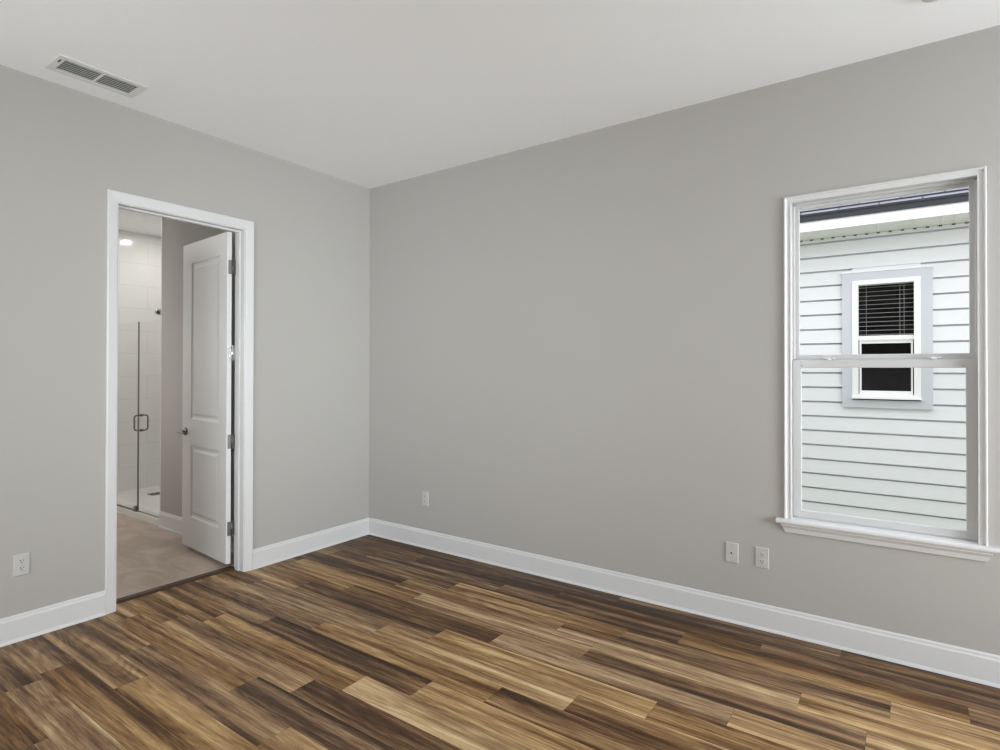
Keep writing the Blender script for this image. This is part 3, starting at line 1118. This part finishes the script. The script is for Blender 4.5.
# vinyl window
b = MB()
b.ring(NX0, NX1, NZ0, NZ1, 0.052, NY - 0.052, NY + 0.05, 0.045, 0.030)
nw = hpart(b, 'window', M['house_white'], bevel=0.002)
MB().box(NX0 - 0.008, NX1 + 0.008, NY - 0.082, NY - 0.03, NZ0 - 0.012, NZ0 + 0.004).build('window_sill', M['house_white'], nw)
b = MB()
b.box(NX0 + 0.052, NX1 - 0.052, NY - 0.030, NY + 0.0, 1.740, 1.783)
b.build('meeting_rail', M['house_white'], nw)
b = MB()
b.ring(NX0 + 0.060, NX1 - 0.060, NZ0 + 0.030, 1.740, 0.016, NY - 0.016, NY + 0.02, 0.032, 0.036)
b.build('lower_sash', M['house_white'], nw)
MB().box(NX0 + 0.052, NX1 - 0.052, NY + 0.004, NY + 0.008, 1.783, NZ1 - 0.045).build('glass_pane', M['glass'], nw)
MB().box(NX0 + 0.075, NX1 - 0.075, NY + 0.000, NY + 0.004, NZ0 + 0.066, 1.708).build('glass_pane', M['glass'], nw)
# unlit room behind
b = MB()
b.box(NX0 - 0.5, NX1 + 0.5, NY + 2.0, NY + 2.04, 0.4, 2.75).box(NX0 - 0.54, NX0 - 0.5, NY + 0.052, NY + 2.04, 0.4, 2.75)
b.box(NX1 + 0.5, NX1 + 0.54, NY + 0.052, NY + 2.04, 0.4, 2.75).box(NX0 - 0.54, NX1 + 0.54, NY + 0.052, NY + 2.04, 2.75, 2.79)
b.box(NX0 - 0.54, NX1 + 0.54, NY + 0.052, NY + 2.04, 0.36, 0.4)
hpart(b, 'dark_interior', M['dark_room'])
# soffit with vent ribs, fascia, drip edge, roof
SF, EY = 2.787, 2.768
b = MB().box(HX0, HX1, EY, NY, SF, SF + 0.012)
hpart(b, 'soffit', M['soffit'])


def comb(wd, ya, yb, zl, zh):
    x, pts = 2.99 - 0.0957 * 20, []
    x_first = x
    while x < 6.0:
        pts += [(x - wd, zh), (x - wd, zl), (x + wd, zl), (x + wd, zh)]
        x += 0.0957
    pts += [(x - 0.09, zh + 0.004), (x_first - wd, zh + 0.004)]
    q = MB()
    return q.hull([(px, ya, pz) for px, pz in pts], [(px, yb, pz) for px, pz in pts])


hpart(comb(0.004, EY + 0.02, NY - 0.016, SF - 0.005, SF + 0.001), 'soffit_ribs', M['soffit'])
hpart(comb(0.012, NY - 0.036, NY - 0.012, SF - 0.012, SF + 0.001), 'rib_gap_shade', M['slot'])  # dark teeth stand in for the shaded gaps where ribs meet the wall
b = MB().box(HX0, HX1, NY - 0.018, NY - 0.010, SF - 0.030, SF - 0.002)
hpart(b, 'channel_trim', M['soffit'])
b = MB().box(HX0, HX1, EY - 0.012, EY + 0.012, SF - 0.002, 2.880)
hpart(b, 'fascia', M['house_white'])
b = MB().box(HX0, HX1, EY - 0.030, EY + 0.012, 2.878, 2.936)
hpart(b, 'drip_edge', M['drip'])
pit = math.radians(26.57)
b = MB()
n = 34
for k in range(n):
    s0, s1 = k * 0.14 - 0.01, (k + 1) * 0.14
    y0, y1_ = EY - 0.03 + s0 * math.cos(pit), EY - 0.03 + s1 * math.cos(pit)
    z0, z1 = 2.936 + s0 * math.sin(pit), 2.936 + s1 * math.sin(pit)
    b.hull([(HX0, y0, z0 - 0.004), (HX0, y0, z0 + 0.017), (HX0, y1_, z1 + 0.002), (HX0, y1_, z1 - 0.004)],
           [(HX1, y0, z0 - 0.004), (HX1, y0, z0 + 0.017), (HX1, y1_, z1 + 0.002), (HX1, y1_, z1 - 0.004)])
roof = hpart(b, 'roof', M['shingle'])
roof.data.materials.append(principled('shadowed_shingle_edge', (0.03, 0.033, 0.042, 1), 0.9))  # black cut edges, also painting in the shadow line of each course
for f in roof.data.polygons:
    if f.normal.y < -0.7:
        f.material_index = 1

# blind behind the upper pane next door
bl = empty('window_blind', (3.7155, NY + 0.06, 2.28))
tag(bl, 'white slatted blind hanging in the window of the house next door', 'window blind')
bx0, bx1 = NX0 + 0.045, NX1 - 0.045


def bpart(b, name, mat):
    o = b.build(name, mat, bl)
    o.location = (-3.7155, -(NY + 0.06), -2.28)
    return o


bpart(MB().box(bx0, bx1, NY + 0.045, NY + 0.085, 2.285, 2.318), 'head_rail', M['blind'])
zz = 2.262
while zz > 1.70:
    s = MB()
    s.hull([(bx0, NY + 0.042, zz - 0.001), (bx0, NY + 0.065, zz + 0.003), (bx0, NY + 0.088, zz + 0.001), (bx0, NY + 0.065, zz + 0.0055)],
           [(bx1, NY + 0.042, zz - 0.001), (bx1, NY + 0.065, zz + 0.003), (bx1, NY + 0.088, zz + 0.001), (bx1, NY + 0.065, zz + 0.0055)])
    bpart(s, 'slat', M['blind'])
    zz -= 0.0425
for cx in (3.556, 3.829, 3.862):
    bpart(MB().cyl((cx, NY + 0.042, 1.70), (cx, NY + 0.042, 2.29), 0.0016, None, 8), 'ladder_cord', M['blind'])

# lawn between the houses
struct(MB().box(-12, 18, 0.16, 26, -0.25, -0.15).build('lawn', M['grass']), 'green lawn strip between the two houses', 'lawn')
